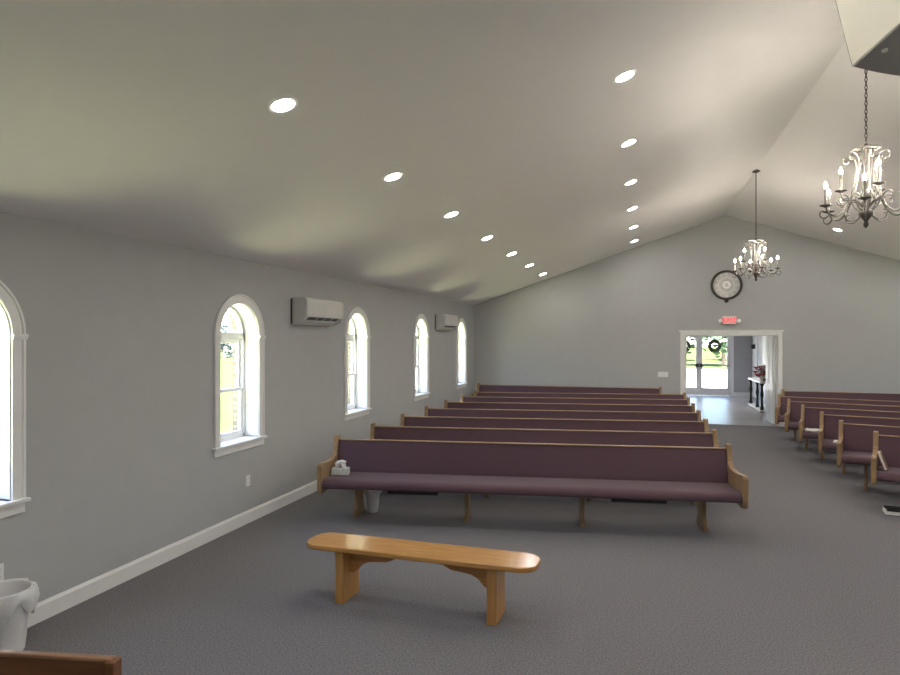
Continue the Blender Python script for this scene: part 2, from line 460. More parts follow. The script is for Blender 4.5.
# ------------------------------------------------------------------ doorway, foyer, entrance doors
mb = MB()
cw = .085
for yy, s_ in ((YB, -1),):
    for x0, x1 in ((DX0 - cw, DX0), (DX1, DX1 + cw)):
        mb.box(x0, x1, YB - .02, YB, 0, DZ + cw)
    mb.box(DX0, DX1, YB - .02, YB, DZ, DZ + cw)
    mb.box(DX0 - .03 - cw, DX1 + .03 + cw, YB - .032, YB, DZ + cw, DZ + cw + .03)
    mb.box(DX0, DX0 + .016, YB, YB + .165, 0, DZ); mb.box(DX1 - .016, DX1, YB, YB + .165, 0, DZ); mb.box(DX0, DX1, YB, YB + .165, DZ - .016, DZ)
structure(mb.build('trim_1', M['white'], bevel=.003))
FY, FX0, FX1, FZ = 23.8, -0.6, 3.65, 2.55
mb = MB(); mb.box(FX0, FX1, YB + .02, FY + .3, -.12, 0.0); structure(mb.build('floor_foyer', M['plank']))
mb = MB(); mb.box(FX0 - .1, FX1 + .1, YB + .16, FY + .12, FZ, FZ + .1); structure(mb.build('ceiling_foyer', M['ceiling']))
mb = MB(); mb.box(FX0 - .1, FX0, YB + .16, FY, 0, FZ); structure(mb.build('wall_foyer_left', M['bluegrey']))
mb = MB(); mb.box(FX1, FX1 + .1, YB + .16, FY, 0, FZ); structure(mb.build('wall_foyer_right', M['bluegrey']))
GX0, GX1, GZ = 0.96, 2.96, 2.16
mb = MB()
mb.box(FX0 - .1, GX0, FY, FY + .12, 0, FZ); mb.box(GX1, FX1 + .1, FY, FY + .12, 0, FZ); mb.box(GX0, GX1, FY, FY + .12, GZ, FZ)
structure(mb.build('wall_foyer_back', M['bluegrey']))
mb = MB()
mb.prism([(FY - a, z) for a, z in PROF], GX1 + .10, FX1, 'x'); mb.prism([(FY - a, z) for a, z in PROF], FX0, GX0 - .10, 'x')
structure(mb.build('baseboard_foyer', M['white']))
mb = MB()
mb.box(GX0 - .10, GX0, FY - .02, FY + .12, 0, GZ + .10); mb.box(GX1, GX1 + .10, FY - .02, FY + .12, 0, GZ + .10); mb.box(GX0, GX1, FY - .02, FY + .12, GZ, GZ + .10)
structure(mb.build('trim_2', M['white'], bevel=.004))
def glass_door(n, x0, x1):
    root = bpy.data.objects.new('door_%d' % n, None); COL.objects.link(root); root['kind'] = 'structure'
    root.location = (x0, FY + .03, 0); w = x1 - x0
    mb = MB(); st = .10
    mb.box(0, st, 0, .045, .01, GZ - .01); mb.box(w - st, w, 0, .045, .01, GZ - .01)
    mb.box(st, w - st, 0, .045, .01, .27); mb.box(st, w - st, 0, .045, GZ - .13, GZ - .01)
    mb.build('door_frame', M['white'], root, bevel=.004)
    mb = MB(); mb.box(st, w - st, .02, .025, .27, GZ - .13); mb.build('glass', M['glass'], root)
    mb = MB(); mb.box(.02, w - .02, -.055, -.03, 1.02, 1.055); mb.box(.03, .10, -.03, 0, 1.01, 1.065); mb.box(w - .10, w - .03, -.03, 0, 1.01, 1.065)
    mb.build('push_bar', M['silver'], root, bevel=.004)
    mb = MB()
    if n == 1: mb.box(w - .12, w - .01, -.07, -.0, .98, 1.10)
    else: mb.box(.01, .12, -.07, -.0, .98, 1.10)
    mb.build('latch_case', M['bronze'], root, bevel=.006)
    return root
GM = (GX0 + GX1) / 2
glass_door(1, GX0 + .005, GM - .0008); glass_door(2, GM + .0008, GX1 - .005)

def panel_door(n, hinge, rotz, w, h, mirror=1):
    root = bpy.data.objects.new('door_%d' % n, None); COL.objects.link(root); root['kind'] = 'structure'
    root.location = hinge; root.rotation_euler = (0, 0, rotz)
    mb = MB(); mb.box(0, w, -.02, .02, .012, h)
    # raised panels on both faces
    for (a, b) in ((.10, w / 2 - .04), (w / 2 + .04, w - .10)):
        for (z0, z1) in ((.20, .78), (.92, 1.55), (1.66, h - .14)):
            for s_ in (-1, 1):
                y0, y1 = sorted((s_ * .02, s_ * .027)); mb.box(a, b, y0, y1, z0, z1)
    d = mb.build('door_slab', M['white'], root, bevel=.003)
    mb = MB()
    for s_ in (-1, 1):
        mb.lathe([(.0, .02), (.022, .022), (.022, .03), (.01, .035), (.01, .055), (.026, .062), (.028, .078), (.0, .085)], 12, (w - .07, 0, .98), cap=False,
                 mat=Matrix.Rotation(R(-90 * s_), 4, 'X'))
    mb.build('door_knob', M['bronze'], root, smooth=True)
    return root
panel_door(3, (DX1 - .045, YB + .185, 0), R(90), .95, 2.03)
panel_door(4, (DX0 + .045, YB + .185, 0), R(90), .95, 2.03)
# white doors on the foyer's right wall
def side_door(n, y0, y1):
    root = bpy.data.objects.new('door_%d' % n, None); COL.objects.link(root); root['kind'] = 'structure'; root.location = (FX1, y0, 0)
    w = y1 - y0; mb = MB()
    mb.box(-.022, 0, 0, .085, 0, 2.12); mb.box(-.022, 0, w - .085, w, 0, 2.12); mb.box(-.022, 0, .085, w - .085, 2.035, 2.12)
    mb.build('casing', M['white'], root, bevel=.003)
    mb = MB(); mb.box(-.012, 0, .085, w - .085, .01, 2.035)
    for z0, z1 in ((.2, .8), (.95, 1.85)): mb.box(-.018, -.012, .2, w - .2, z0, z1)
    mb.build('door_slab', M['white'], root, bevel=.002)
side_door(5, 22.86, 23.74); side_door(6, 20.95, 21.95)

# ------------------------------------------------------------------ outside ground and trees
mb = MB(); mb.box(-150, 150, -60, 26.2, -.42, -.30); structure(mb.build('lawn', M['lawn']))
mb = MB(); mb.box(-7.6, XL - .34, -12, 24.0, -.30, -.27); mb.box(XR + .34, 11.4, -12, 24.0, -.30, -.27); structure(mb.build('bounce_strip', M['bounce']))  # unseen strips added to bounce sunlight through the windows onto the ceiling
mb = MB(); mb.box(-4.5, 11, 24.1, 26.2, -.30, -.02); structure(mb.build('entrance_landing', M['pave']))
mb = MB(); mb.box(-8, 40, 26.2, 50, -.42, -.30); structure(mb.build('parking_pavement', M['pave']))
mb = MB(); mb.box(-150, -8, 26.2, 50, -.42, -.30); mb.box(40, 150, 26.2, 50, -.42, -.30); structure(mb.build('lawn_beyond', M['lawn']))
mb = MB(); mb.box(-150, 150, 50, 160, -.42, -.25); structure(mb.build('field', M['lawn']))
mb = MB()
mb.box(FX0 - .25, GX0 - .02, FY + .12, FY + .22, -.3, 3.0); mb.box(GX1 + .02, FX1 + .25, FY + .12, FY + .22, -.3, 3.0); mb.box(GX0 - .02, GX1 + .02, FY + .12, FY + .22, GZ + .02, 3.0)
structure(mb.build('wall_entrance_outside', M['brick']))

def make_tree(name, label, mat, h, rad, seed, leaf=.34, n=1500):
    rnd = random.Random(seed)
    root = thing(name, label, 'tree')
    mb = MB()
    mb.tube([(0, 0, -.3), (.03, .02, h * .25), (-.03, .05, h * .5), (.02, 0, h * .8)], [.16, .13, .10, .04], 8)
    for k in range(5):
        a = k * 1.3; mb.tube([(0, 0, h * (.3 + .06 * k)), (math.cos(a) * rad * .4, math.sin(a) * rad * .4, h * (.45 + .06 * k)), (math.cos(a) * rad * .7, math.sin(a) * rad * .7, h * (.52 + .07 * k))], [.06, .04, .02], 6)
    mb.build('trunk', M['bark'], root, smooth=True)
    mb = MB(); blobs = []
    for k in range(16):
        a = rnd.uniform(0, 6.28); rr = rad * math.sqrt(rnd.random()) * .75; z = h * rnd.uniform(.28, .88)
        s_ = rad * rnd.uniform(.35, .55) * (1.1 - .5 * max(0, z / h - .5))
        blobs.append((rr * math.cos(a) * (1.15 - z / h * .6), rr * math.sin(a) * (1.15 - z / h * .6), z, s_))
    for k in range(n):
        bx, by, bz, s_ = blobs[k % len(blobs)]
        d = Vector((rnd.gauss(0, 1), rnd.gauss(0, 1), rnd.gauss(0, 1))).normalized()
        p = Vector((bx, by, bz)) + d * s_ * rnd.uniform(.55, 1.05)
        nrm = (d + Vector((rnd.gauss(0, .5), rnd.gauss(0, .5), rnd.gauss(0, .5)))).normalized()
        q = nrm.to_track_quat('Z', 'Y').to_matrix(); l = leaf * rnd.uniform(.7, 1.3)
        mb.add([p + q @ Vector(v) for v in ((-l, 0, 0), (0, -l * .5, .05), (l, 0, 0), (0, l * .5, .05))], [(0, 1, 2, 3)])
    mb.build('crown', mat, root, fix=False)
    return root
treeA = make_tree('tree', 'green leafy tree across the pavement, seen through the right entrance door pane', M['leaf'], 7.5, 2.8, 3)
treeA.location = (6.2, 54.0, -.3); treeA['group'] = 'trees across the pavement'
for (x, y, r, l) in ((0.6, 56.5, 1.0, 'green leafy tree seen between the two entrance door wreaths'),
                     (3.4, 65.5, 2.2, 'green leafy tree seen through the left entrance door pane'),
                     (12.2, 56.5, 3.3, 'green leafy tree right of the entrance doors, across the pavement'),
                     (-5.6, 55.0, 4.1, 'green leafy tree left of the entrance doors, across the pavement'),
                     (9.6, 66.5, 5.0, 'green leafy tree behind the others, beyond the entrance doors')):
    dup(treeA, (x, y, -.3), r, l, 'trees across the pavement')
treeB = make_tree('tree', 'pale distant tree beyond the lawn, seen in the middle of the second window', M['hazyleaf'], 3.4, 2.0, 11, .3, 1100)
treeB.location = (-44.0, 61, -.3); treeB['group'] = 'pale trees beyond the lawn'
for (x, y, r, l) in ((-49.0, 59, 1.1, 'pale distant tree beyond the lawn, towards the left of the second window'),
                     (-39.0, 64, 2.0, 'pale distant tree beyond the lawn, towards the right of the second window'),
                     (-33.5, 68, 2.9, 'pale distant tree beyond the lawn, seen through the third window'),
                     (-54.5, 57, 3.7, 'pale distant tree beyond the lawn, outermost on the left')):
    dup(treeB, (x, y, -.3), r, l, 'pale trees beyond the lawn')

# ------------------------------------------------------------------ pews
def make_pew(name, label, L=4.36, nleg=4):
    """front towards -y, back top above y=0"""
    root = thing(name, label, 'pew')
    e = .052; xi = L / 2 - e
    # seat cushion with a rolled front edge
    prof = [(-.055, .475), (-.30, .470), (-.50, .478), (-.57, .476), (-.605, .462), (-.622, .435), (-.618, .405), (-.595, .385), (-.55, .378), (-.30, .378), (-.04, .38)]
    mb = MB(); mb.prism(prof, -xi + .002, xi - .002, 'x'); mb.build('seat', M['plum'], root, smooth=True)
    prof = [(-.125, .455), (-.118, .52), (-.041, .80), (-.037, .8185), (-.005, .8185), (-.012, .74), (-.06, .50), (-.07, .40), (-.115, .40)]
    mb = MB(); mb.prism(prof, -xi + .002, xi - .002, 'x'); mb.build('backrest', M['plum'], root, smooth=True)
    prof = [(-.045, .818), (-.049, .822), (-.044, .828), (-.02, .832), (.008, .826), (.012, .797)]
    mb = MB(); mb.prism(prof, -xi, xi, 'x'); mb.build('top_rail', M['oak'], root, smooth=True)
    # wooden back board
    mb = MB(); mb.prism([(.004, .797), (.012, .797), (-.04, .40), (-.052, .40)], -xi + .004, xi - .004, 'x'); mb.build('back_board', M['oak'], root)
    # end panels
    pan = [(-.060, .862), (-.045, .870), (.015, .870), (.028, .858), (.020, .74), (.000, .60), (-.02, .46), (-.035, .365), (-.06, .325), (-.12, .315), (-.30, .330),
           (-.50, .335), (-.575, .328), (-.612, .343), (-.622, .40), (-.622, .60), (-.625, .625), (-.615, .645), (-.575, .655),
           (-.45, .640), (-.30, .632), (-.18, .640), (-.115, .662), (-.090, .70), (-.075, .77)]
    for s_ in (-1, 1):
        a, b = sorted((s_ * (L / 2 - e), s_ * L / 2))
        mb = MB(); mb.prism(pan, a, b, 'x'); mb.build('end_panel', M['oak_up'], root, bevel=.007)
    # plank legs
    leg = [(-.24, .38), (-.225, .30), (-.215, .16), (-.235, .075), (-.285, .03), (-.29, .0), (.06, 0), (.06, .03), (.015, .075), (.0, .16), (.0, .30), (.01, .38)]
    for k in range(nleg):
        x = -(L / 2 - .315) + k * (L - .63) / (nleg - 1)
        mb = MB(); mb.prism(leg, x - .021, x + .021, 'x'); mb.build('leg', M['oak_up'], root, bevel=.004)
    # dark book racks slung under the seat
    for x in (-L / 2 + 1.02, L / 2 - 1.02):
        mb = MB(); mb.prism([(-.56, .378), (-.565, .352), (-.54, .340), (-.32, .338), (-.31, .378)], x - .27, x + .27, 'x')
        mb.build('book_rack', M['underdark'], root, bevel=.008)
    return root
ORD = ['front', 'second', 'third', 'fourth', 'fifth', 'sixth', 'seventh']
LP = 'plum oak pew left of the aisle, %s'
pew0 = make_pew('pew', LP % 'frontmost of its block, tissue box on its seat')
LROT, RROT = R(8.2), R(-15.5)
left_spots = [(-1.235 if k == 0 else -1.258, 7.12 + 1.112 * k) for k in range(7)]
pews_left = []
for k, (x, y) in enumerate(left_spots):
    if k == 0: p = pew0; p.location = (x, y, 0); p.rotation_euler = (0, 0, LROT); p['group'] = 'pews left of the aisle'
    else: p = dup(pew0, (x, y, 0), LROT, LP % ('second, just behind the pew with the tissue box' if k == 1 else ORD[k] + ' from the front'), 'pews left of the aisle')
    pews_left.append(p)
dup(pew0, (-1.70, 15.62, 0), 0, LP % 'rearmost, straight against the back wall', 'pews left of the aisle')
RP = 'plum oak pew right of the aisle, %s'
RL = ['nearest one, pale book leaning at its end', 'second nearest, empty seat at its aisle end', 'third nearest, thin white booklet on its seat',
      'fourth nearest, loose white papers on its seat', 'fifth nearest, two rows before the white doorway leaf', 'last angled row beside the white doorway trim']
right_ends = [(ex, 8.94 + 1.06 * k) for k, ex in enumerate((2.76, 2.67, 2.69, 2.66, 2.66, 2.70))]
pews_right = []
for k, (ex, ey) in enumerate(right_ends):
    rr = (R(-19.0), R(-17.0))[k] if k < 2 else RROT      # the rows fan out towards the front
    d = Vector((math.cos(rr), math.sin(rr), 0)) * 2.18
    pews_right.append(dup(pew0, (ex - .05 + d.x, ey + d.y, 0), rr, RP % RL[k], 'pews right of the aisle'))
dup(pew0, (5.15, 15.62, 0), 0, RP % 'at the back wall', 'pews right of the aisle')

def on_pew(pew, x, y, z):
    return Matrix.Translation(pew.location) @ Matrix.Rotation(pew.rotation_euler.z, 4, 'Z') @ Vector((x, y, z))

# tissue box on the front pew
p = on_pew(pew0, -2.02, -.30, .4785)
t = thing('tissue_box', 'white and pale green tissue box on wall end of the front left pew', 'tissue box', p, LROT + .1)
mb = MB(); mb.box(-.095, .095, -.05, .05, 0, .075); mb.build('carton', M['tissuebox'], t, bevel=.003)
mb = MB()
prof = [(-.05, .075), (-.03, .10), (-.035, .12), (-.01, .14), (.015, .142), (.035, .135), (.02, .125), (.03, .10), (.05, .075)]
for yy in (-.012, .0, .014):
    mb.tube([(a + yy, yy * (1 + 8 * (z - .085)), z) for a, z in prof], [.004, .012, .016, .02, .014, .016, .018, .012, .004], 6)
mb.build('tissue', M['paper'], t, smooth=True)
# papers and books on the right pews
def sheet_stack(pew, x, y, rz, w, d, h, name, label, cat):
    p = on_pew(pew, x, y, .4785)
    t = thing(name, label, cat, p, pew.rotation_euler.z + rz)
    mb = MB(); n = 4
    for k in range(n):
        m_ = Matrix.Rotation(random.uniform(-.25, .25) if h > .02 else 0, 4, 'Z')
        mb.box(-w / 2, w / 2, -d / 2, d / 2, h * k / n, h * (k + .9) / n, mat=m_)
    mb.build('pages', M['paper'], t)
    return t
sheet_stack(pews_right[3], -1.90, -.38, .2, .40, .22, .035, 'loose_papers', 'loose white papers heaped on a right pew seat, fourth row', 'papers')
sheet_stack(pews_right[2], -1.86, -.40, -.1, .26, .20, .014, 'booklet', 'thin white booklet lying on the third right pew seat', 'booklet')
p = on_pew(pews_right[0], -2.04, -.36, .482)
t = thing('hymnal', 'dark book with pale page edges leaning against nearest right pew end', 'book', p, 0, rot=(0, R(-20), R(-19)))
mb = MB(); mb.box(-.012, .012, -.075, .075, .004, .205); mb.build('page_block', M['paper'], t)
mb = MB(); mb.box(-.018, -.012, -.08, .08, 0, .21); mb.box(.012, .018, -.08, .08, 0, .21); mb.box(-.018, .018, .075, .08, 0, .21); mb.build('cover', M['capwood'], t)
# book on the carpet at the right edge
t = thing('hymnal', 'black covered book lying on the carpet at the right edge', 'book', (2.765, 8.43, 0), R(-8))
mb = MB(); mb.box(-.10, .135, -.09, .09, .006, .045); mb.build('page_block', M['paper'], t)
mb = MB(); mb.box(-.105, .14, -.095, .095, 0, .006); mb.box(-.085, .14, -.095, .095, .045, .07); mb.build('cover', M['black'], t, bevel=.003)

# ------------------------------------------------------------------ wooden bench
t = thing('wooden_bench', 'low honey-coloured wooden bench with rounded ends on the carpet in front', 'bench', (-1.575, 4.53, 0), R(-1.8))
mb = MB(); L2, W2, r = .90, .17, .13
pts = []
for cx, cy, a0 in ((L2 - r, W2 - r, 0), (-L2 + r, W2 - r, 90), (-L2 + r, -W2 + r, 180), (L2 - r, -W2 + r, 270)):
    for k in range(9):
        a = R(a0 + 90 * k / 8); pts.append((cx + r * math.cos(a), cy + r * math.sin(a)))
mb.prism(pts, .395, .432, 'z'); mb.build('bench_top', M['bench'], t, bevel=.009, seg=3)
legp = [(-.14, .395), (-.132, .20), (-.142, .0), (.142, 0), (.132, .20), (.14, .395)]
for s_ in (-1, 1):
    mb = MB(); mb.prism(legp, s_ * .59 - .035, s_ * .59 + .035, 'x'); mb.build('leg', M['bench_up'], t, bevel=.005)
    q = [(.56, .395), (.56, .20), (.53, .20), (.495, .225), (.46, .265), (.41, .29), (.34, .298), (.26, .305), (.20, .33), (.185, .395)]
    mb = MB(); mb.prism([(s_ * a, z) for a, z in q], -.018, .018, 'y'); mb.build('bracket', M['bench'], t, bevel=.004)

# ------------------------------------------------------------------ waste bins
def bin_with_liner(name, label, loc, h, r0, r1, drape, seed, rot=0):
    rnd = random.Random(seed)
    t = thing(name, label, 'waste bin', loc, rot)
    mb = MB(); mb.lathe([(r0 * .9, 0), (r0, .006), (r1 - .004, h - .02), (r1 + .004, h - .012), (r1 + .004, h), (r1 - .006, h), (r0 - .006, .012), (0, .012)], 28, cap=False)
    mb.build('bin_body', M['plastic'], t, smooth=True)
    mb = MB(); seg = 48; rows = 9; vs = []; fs = []
    ph = [rnd.uniform(0, 6.28) for _ in range(4)]
    for i in range(seg):
        a = 2 * math.pi * i / seg
        wob = 1 + .03 * math.sin(5 * a + ph[0]) + .025 * math.sin(9 * a + ph[1])
        low = drape * (1 + .28 * math.sin(3 * a + ph[2]) + .15 * math.sin(7 * a + ph[3]))
        for k in range(rows):
            f_ = k / (rows - 1)
            if f_ < .3:
                g = f_ / .3; rad = (r1 - .016) + .03 * g * wob * .8; z = h - .10 + .116 * g
            else:
                g = (f_ - .3) / .7; rad = (r1 + .014) * wob + .02 * math.sin(g * 3.14) * wob - .012 * g; z = h + .016 - low * g
            rad += .006 * math.sin(13 * a + k * 1.7)
            vs.append((rad * math.cos(a), rad * math.sin(a), z))
    for i in range(seg):
        j = (i + 1) % seg
        for k in range(rows - 1): fs.append((i * rows + k, j * rows + k, j * rows + k + 1, i * rows + k + 1))
    mb.add(vs, fs); mb.build('liner', M['bag'], t, smooth=True, fix=False)
    return t
bin_with_liner('waste_bin', 'white waste bin with plastic liner by the wall near the camera', (-3.885, 3.135, 0), .40, .115, .155, .16, 5)
p = on_pew(pew0, -1.725, -.02, 0)
bin_with_liner('waste_bin', 'small white waste bin tucked under the front left pew', p, .255, .055, .078, .05, 9)

# ------------------------------------------------------------------ brown divider in the near left corner
ang = R(10.5)
t = thing('wooden_divider', 'brown wooden divider panel with pale cap in the near left corner', 'divider', (-1.785, 1.857, 0), ang)
mb = MB(); mb.box(-1.95, -.03, -.002, .022, .04, .846)
for k in range(4): mb.box(-1.90 + k * .48, -1.50 + k * .48, -.012, -.004, .14, .74)
mb.build('panel', M['darkwood'], t, bevel=.004)
mb = MB(); mb.box(-2.0, -.012, -.006, .026, .846, .862); mb.build('cap_rail', M['capwood'], t, bevel=.006)
mb = MB(); mb.box(-.03, .006, -.016, .034, 0, .855); mb.build('end_post', M['darkwood'], t, bevel=.005)
mb = MB(); mb.box(-1.97, -.03, -.02, .03, 0, .08); mb.build('base_rail', M['darkwood'], t, bevel=.004)

# ------------------------------------------------------------------ wall units
def make_ac(label, y0):
    L = 1.0
    t = thing('air_conditioner', label, 'air conditioner', (XL, y0, 0), 0, 'wall air conditioners')
    z0, z1 = 2.155, 2.485
    body = [(0, z1), (.175, z1), (.205, z1 - .02), (.212, z1 - .06), (.208, z0 + .10), (.095, z0 + .035), (.08, z0 + .005), (0, z0)]
    mb = MB(); mb.prism(body, .035, L - .035, 'y'); mb.build('body', M['acwhite'], t, bevel=.006)
    cap = [(0, z1 + .001), (.175, z1 + .001), (.207, z1 - .02), (.214, z1 - .06), (.210, z0 + .11), (.185, z0 + .055), (.12, z0 + .012), (.08, z0 - .001), (0, z0 - .002)]
    for a, b in ((0, .038), (L - .038, L)):
        mb = MB(); mb.prism(cap, a, b, 'y'); mb.build('end_cap', M['acside'], t, bevel=.006)
    mb = MB(); mb.prism([(.198, z0 + .095), (.203, z0 + .091), (.108, z0 + .036), (.103, z0 + .040)], .09, L - .12, 'y')
    v = mb.build('air_outlet', M['black'], t)
    mb = MB(); mb.prism([(.112, z0 + .042), (.116, z0 + .034), (.150, z0 + .052), (.147, z0 + .060)], .10, L - .13, 'y'); mb.build('louver', M['plastic'], v)
    for k in range(3):
        yy = .30 + k * .2
        mb = MB(); mb.prism([(.11, z0 + .042), (.112, z0 + .034), (.20, z0 + .088), (.196, z0 + .094)], yy, yy + .014, 'y'); mb.build('vane', M['plastic'], v)
    mb = MB(); mb.box(.206, .2125, .05, L - .05, z0 + .125, z0 + .128); mb.build('panel_seam', M['acside'], t)
    mb = MB(); mb.box(0, .012, -.02, .0, z0 + .01, z1 - .01); mb.build('mounting_plate', M['bronze'], t)
    return t
make_ac('white wall air conditioner between the second and third arched windows', 6.97)
make_ac('white wall air conditioner high beside the fifth, farthest arched window', 12.70)

def outlet(label, y, z):
    t = thing('wall_outlet', label, 'outlet', (XL, y, z), 0, 'outlets on the left wall')
    mb = MB(); mb.box(0, .006, -.036, .036, -.058, .058); mb.build('cover_plate', M['plastic'], t, bevel=.002)
    for s_ in (-1, 1):
        mb = MB(); mb.box(.006, .009, -.017, .017, s_ * .024 - .014, s_ * .024 + .014)
        q = mb.build('socket', M['plastic'], t, bevel=.002)
        mb = MB()
        for a in (-.007, .007): mb.box(.009, .0095, a - .0012, a + .0012, s_ * .024 - .004, s_ * .024 + .006)
        mb.build('slot', M['black'], q)
outlet('white outlet plate low on the wall beyond the second window', 6.06, .455)
outlet('white outlet plate at left edge above the lined waste bin', 3.238, .445)
t = thing('light_switch', 'white multi-switch plate on the back wall left of the doorway', 'light switch', (.52, YB, 1.13))
mb = MB(); mb.box(-.115, .115, -.007, 0, -.062, .062); mb.build('cover_plate', M['plastic'], t, bevel=.002)
for k in range(4):
    mb = MB(); x = -.069 + k * .046; mb.box(x - .016, x + .016, -.011, -.007, -.033, .033); mb.build('rocker', M['plastic'], t, bevel=.002)

# clock
t = thing('wall_clock', 'round wall clock with dark ring frame on the back wall', 'clock', (1.905, YB, 3.205))
RX = Matrix.Rotation(R(90), 4, 'X')
mb = MB(); mb.lathe([(.0, .0), (.30, .0), (.30, .012), (.0, .012)], 48, cap=False, mat=RX); mb.build('face', M['clockface'], t)
mb = MB(); mb.lathe([(.285, 0), (.34, 0), (.345, .02), (.335, .045), (.31, .05), (.292, .035), (.285, .0)], 48, cap=False, mat=RX); mb.build('outer_ring', M['bronze'], t, smooth=True)
mb = MB(); mb.lathe([(.165, .012), (.180, .012), (.180, .02), (.165, .02), (.165, .012)], 40, cap=False, mat=RX); mb.build('inner_ring', M['silver'], t)
for k in range(12):
    mb = MB(); a = R(30 * k); m_ = Matrix.Rotation(a, 4, 'Y')
    if k % 3 == 0:
        for dx in (-.016, .016): mb.box(dx - .006, dx + .006, -.02, -.012, .195, .275, mat=m_)
    else: mb.box(-.008, .008, -.02, -.012, .20, .27, mat=m_)
    mb.build('hour_marker', M['silver'], t)
mb = MB(); mb.lathe([(.045, .012), (.085, .012), (.085, .022), (.045, .022), (.045, .012)], 32, cap=False, mat=RX); mb.build('centre_medallion', M['plastic'], t)
mb = MB(); mb.box(-.007, .007, -.03, -.024, -.03, .15, mat=Matrix.Rotation(R(-50), 4, 'Y')); mb.build('hour_hand', M['silver'], t)
mb = MB(); mb.box(-.005, .005, -.036, -.031, -.04, .235, mat=Matrix.Rotation(R(130), 4, 'Y')); mb.build('minute_hand', M['silver'], t)
# small black sensor under the clock
t = thing('wall_sensor', 'tiny black knob on the back wall just below the clock', 'sensor', (1.905, YB, 2.845))
mb = MB(); mb.lathe([(.0, .05), (.03, .045), (.038, .03), (.035, .0), (.0, .0)], 14, cap=False, mat=RX); mb.build('dome', M['black'], t, smooth=True)
mb = MB(); mb.lathe([(0, .008), (.05, .008), (.05, 0), (0, 0)], 16, cap=False, mat=RX); mb.build('base_ring', M['bronze'], t)

# exit sign
def text_mesh(body, size, depth, name, mat, parent, loc, rot):
    cu = bpy.data.curves.new(name, 'FONT'); cu.body = body; cu.size = size; cu.extrude = depth; cu.align_x = 'CENTER'; cu.align_y = 'CENTER'; cu.offset = size * .02
    tmp = bpy.data.objects.new(name, cu); COL.objects.link(tmp)
    dg = bpy.context.evaluated_depsgraph_get()
    me = bpy.data.meshes.new_from_object(tmp.evaluated_get(dg))
    bpy.data.objects.remove(tmp)
    me.materials.clear(); me.materials.append(mat)
    o = bpy.data.objects.new(name, me); COL.objects.link(o); o.parent = parent; o.location = loc; o.rotation_euler = rot
    return o
t = thing('exit_sign', 'lit red EXIT sign with twin emergency lamps above the doorway', 'exit sign', (1.965, YB, 2.39))
t.scale = (.8, 1, .82)
mb = MB(); mb.box(-.17, .17, -.05, 0, -.105, .115); mb.build('housing', M['plastic'], t, bevel=.006)
mb = MB(); mb.box(-.155, .155, -.053, -.05, -.09, .10); mb.build('sign_face', M['signface'], t)
text_mesh('EXIT', .185, .003, 'letters', M['exit_red'], t, (0, -.057, .005), (R(90), 0, 0))
mb = MB(); mb.box(-.15, .15, -.045, -.005, -.125, -.105); mb.build('battery_base', M['bronze'], t, bevel=.004)
for s_ in (-1, 1):
    mb = MB(); mb.tube([(s_ * .17, -.03, -.02), (s_ * .23, -.03, -.02)], .012, 8)
    mb.lathe([(.0, -.03), (.035, -.03), (.05, .03), (.05, .045), (0, .045)], 16, (s_ * .245, -.04, -.02), cap=False, mat=Matrix.Rotation(R(75), 4, 'X'))
    mb.build('emergency_lamp', M['plastic'], t, smooth=True)

# wreaths on the entrance doors
def make_wreath(label, loc):
    rnd = random.Random(4)
    t = thing('door_wreath', label, 'wreath', loc, 0, 'wreaths on the entrance doors')
    mb = MB(); pts = [(.165 * math.cos(a), 0, .165 * math.sin(a)) for a in [2 * math.pi * i / 28 for i in range(28)]]
    mb.tube(pts, .04, 8, closed=True); mb.build('twig_ring', M['bark'], t, smooth=True)
    mb = MB()
    for k in range(320):
        a = rnd.uniform(0, 6.283); b = rnd.uniform(0, 6.283); rr = .058
        p = Vector(((.165 + rr * math.cos(b)) * math.cos(a), -abs(rr * math.sin(b)) * .9, (.165 + rr * math.cos(b)) * math.sin(a)))
        d = Vector((rnd.gauss(0, 1), rnd.gauss(0, .6), rnd.gauss(0, 1))).normalized(); s_ = rnd.uniform(.02, .038)
        n = d.cross(Vector((0, 1, .2))).normalized()
        mb.add([p - d * s_, p - n * s_ * .4, p + d * s_, p + n * s_ * .4], [(0, 1, 2, 3)])
    mb.build('leaves', M['wreath'], t, fix=False)
    return t
make_wreath('dark green wreath on the right entrance door glass', (2.45, FY + .005, 1.71))
make_wreath('dark green wreath on the left entrance door, partly behind the doorway edge', (1.47, FY + .005, 1.71))

# foyer console with flowers
t = thing('console_table', 'white-topped console table with black legs along the foyer wall', 'table', (3.32, 19.75, 0))
mb = MB(); mb.box(-.27, .30, -1.0, .95, .775, .82); mb.build('tabletop', M['white'], t, bevel=.006)
mb = MB(); mb.box(-.27, .30, -.98, .93, .02, .07); mb.build('lower_shelf', M['white'], t, bevel=.006)
for sx in (-.2, .24):
    for sy in (-.9, -.2, .9):
        if sx > 0 and sy == -.2: continue
        mb = MB(); mb.lathe([(.03, 0), (.035, .01), (.03, .02)], 12, (sx, sy, 0))
        mb.lathe([(.045, .07), (.05, .11), (.032, .19), (.028, .37), (.045, .48), (.03, .58), (.028, .70), (.048, .73), (.048, .775)], 14, (sx, sy, 0))
        mb.build('leg', M['black'], t, smooth=True)
t = thing('flower_vase', 'white vase of red and white flowers on the foyer console', 'flowers', (3.16, 18.93, .82))
mb = MB(); mb.lathe([(.045, 0), (.07, .02), (.085, .08), (.07, .14), (.04, .17), (.05, .19)], 18); mb.build('vase', M['plastic'], t, smooth=True)
rnd = random.Random(8)
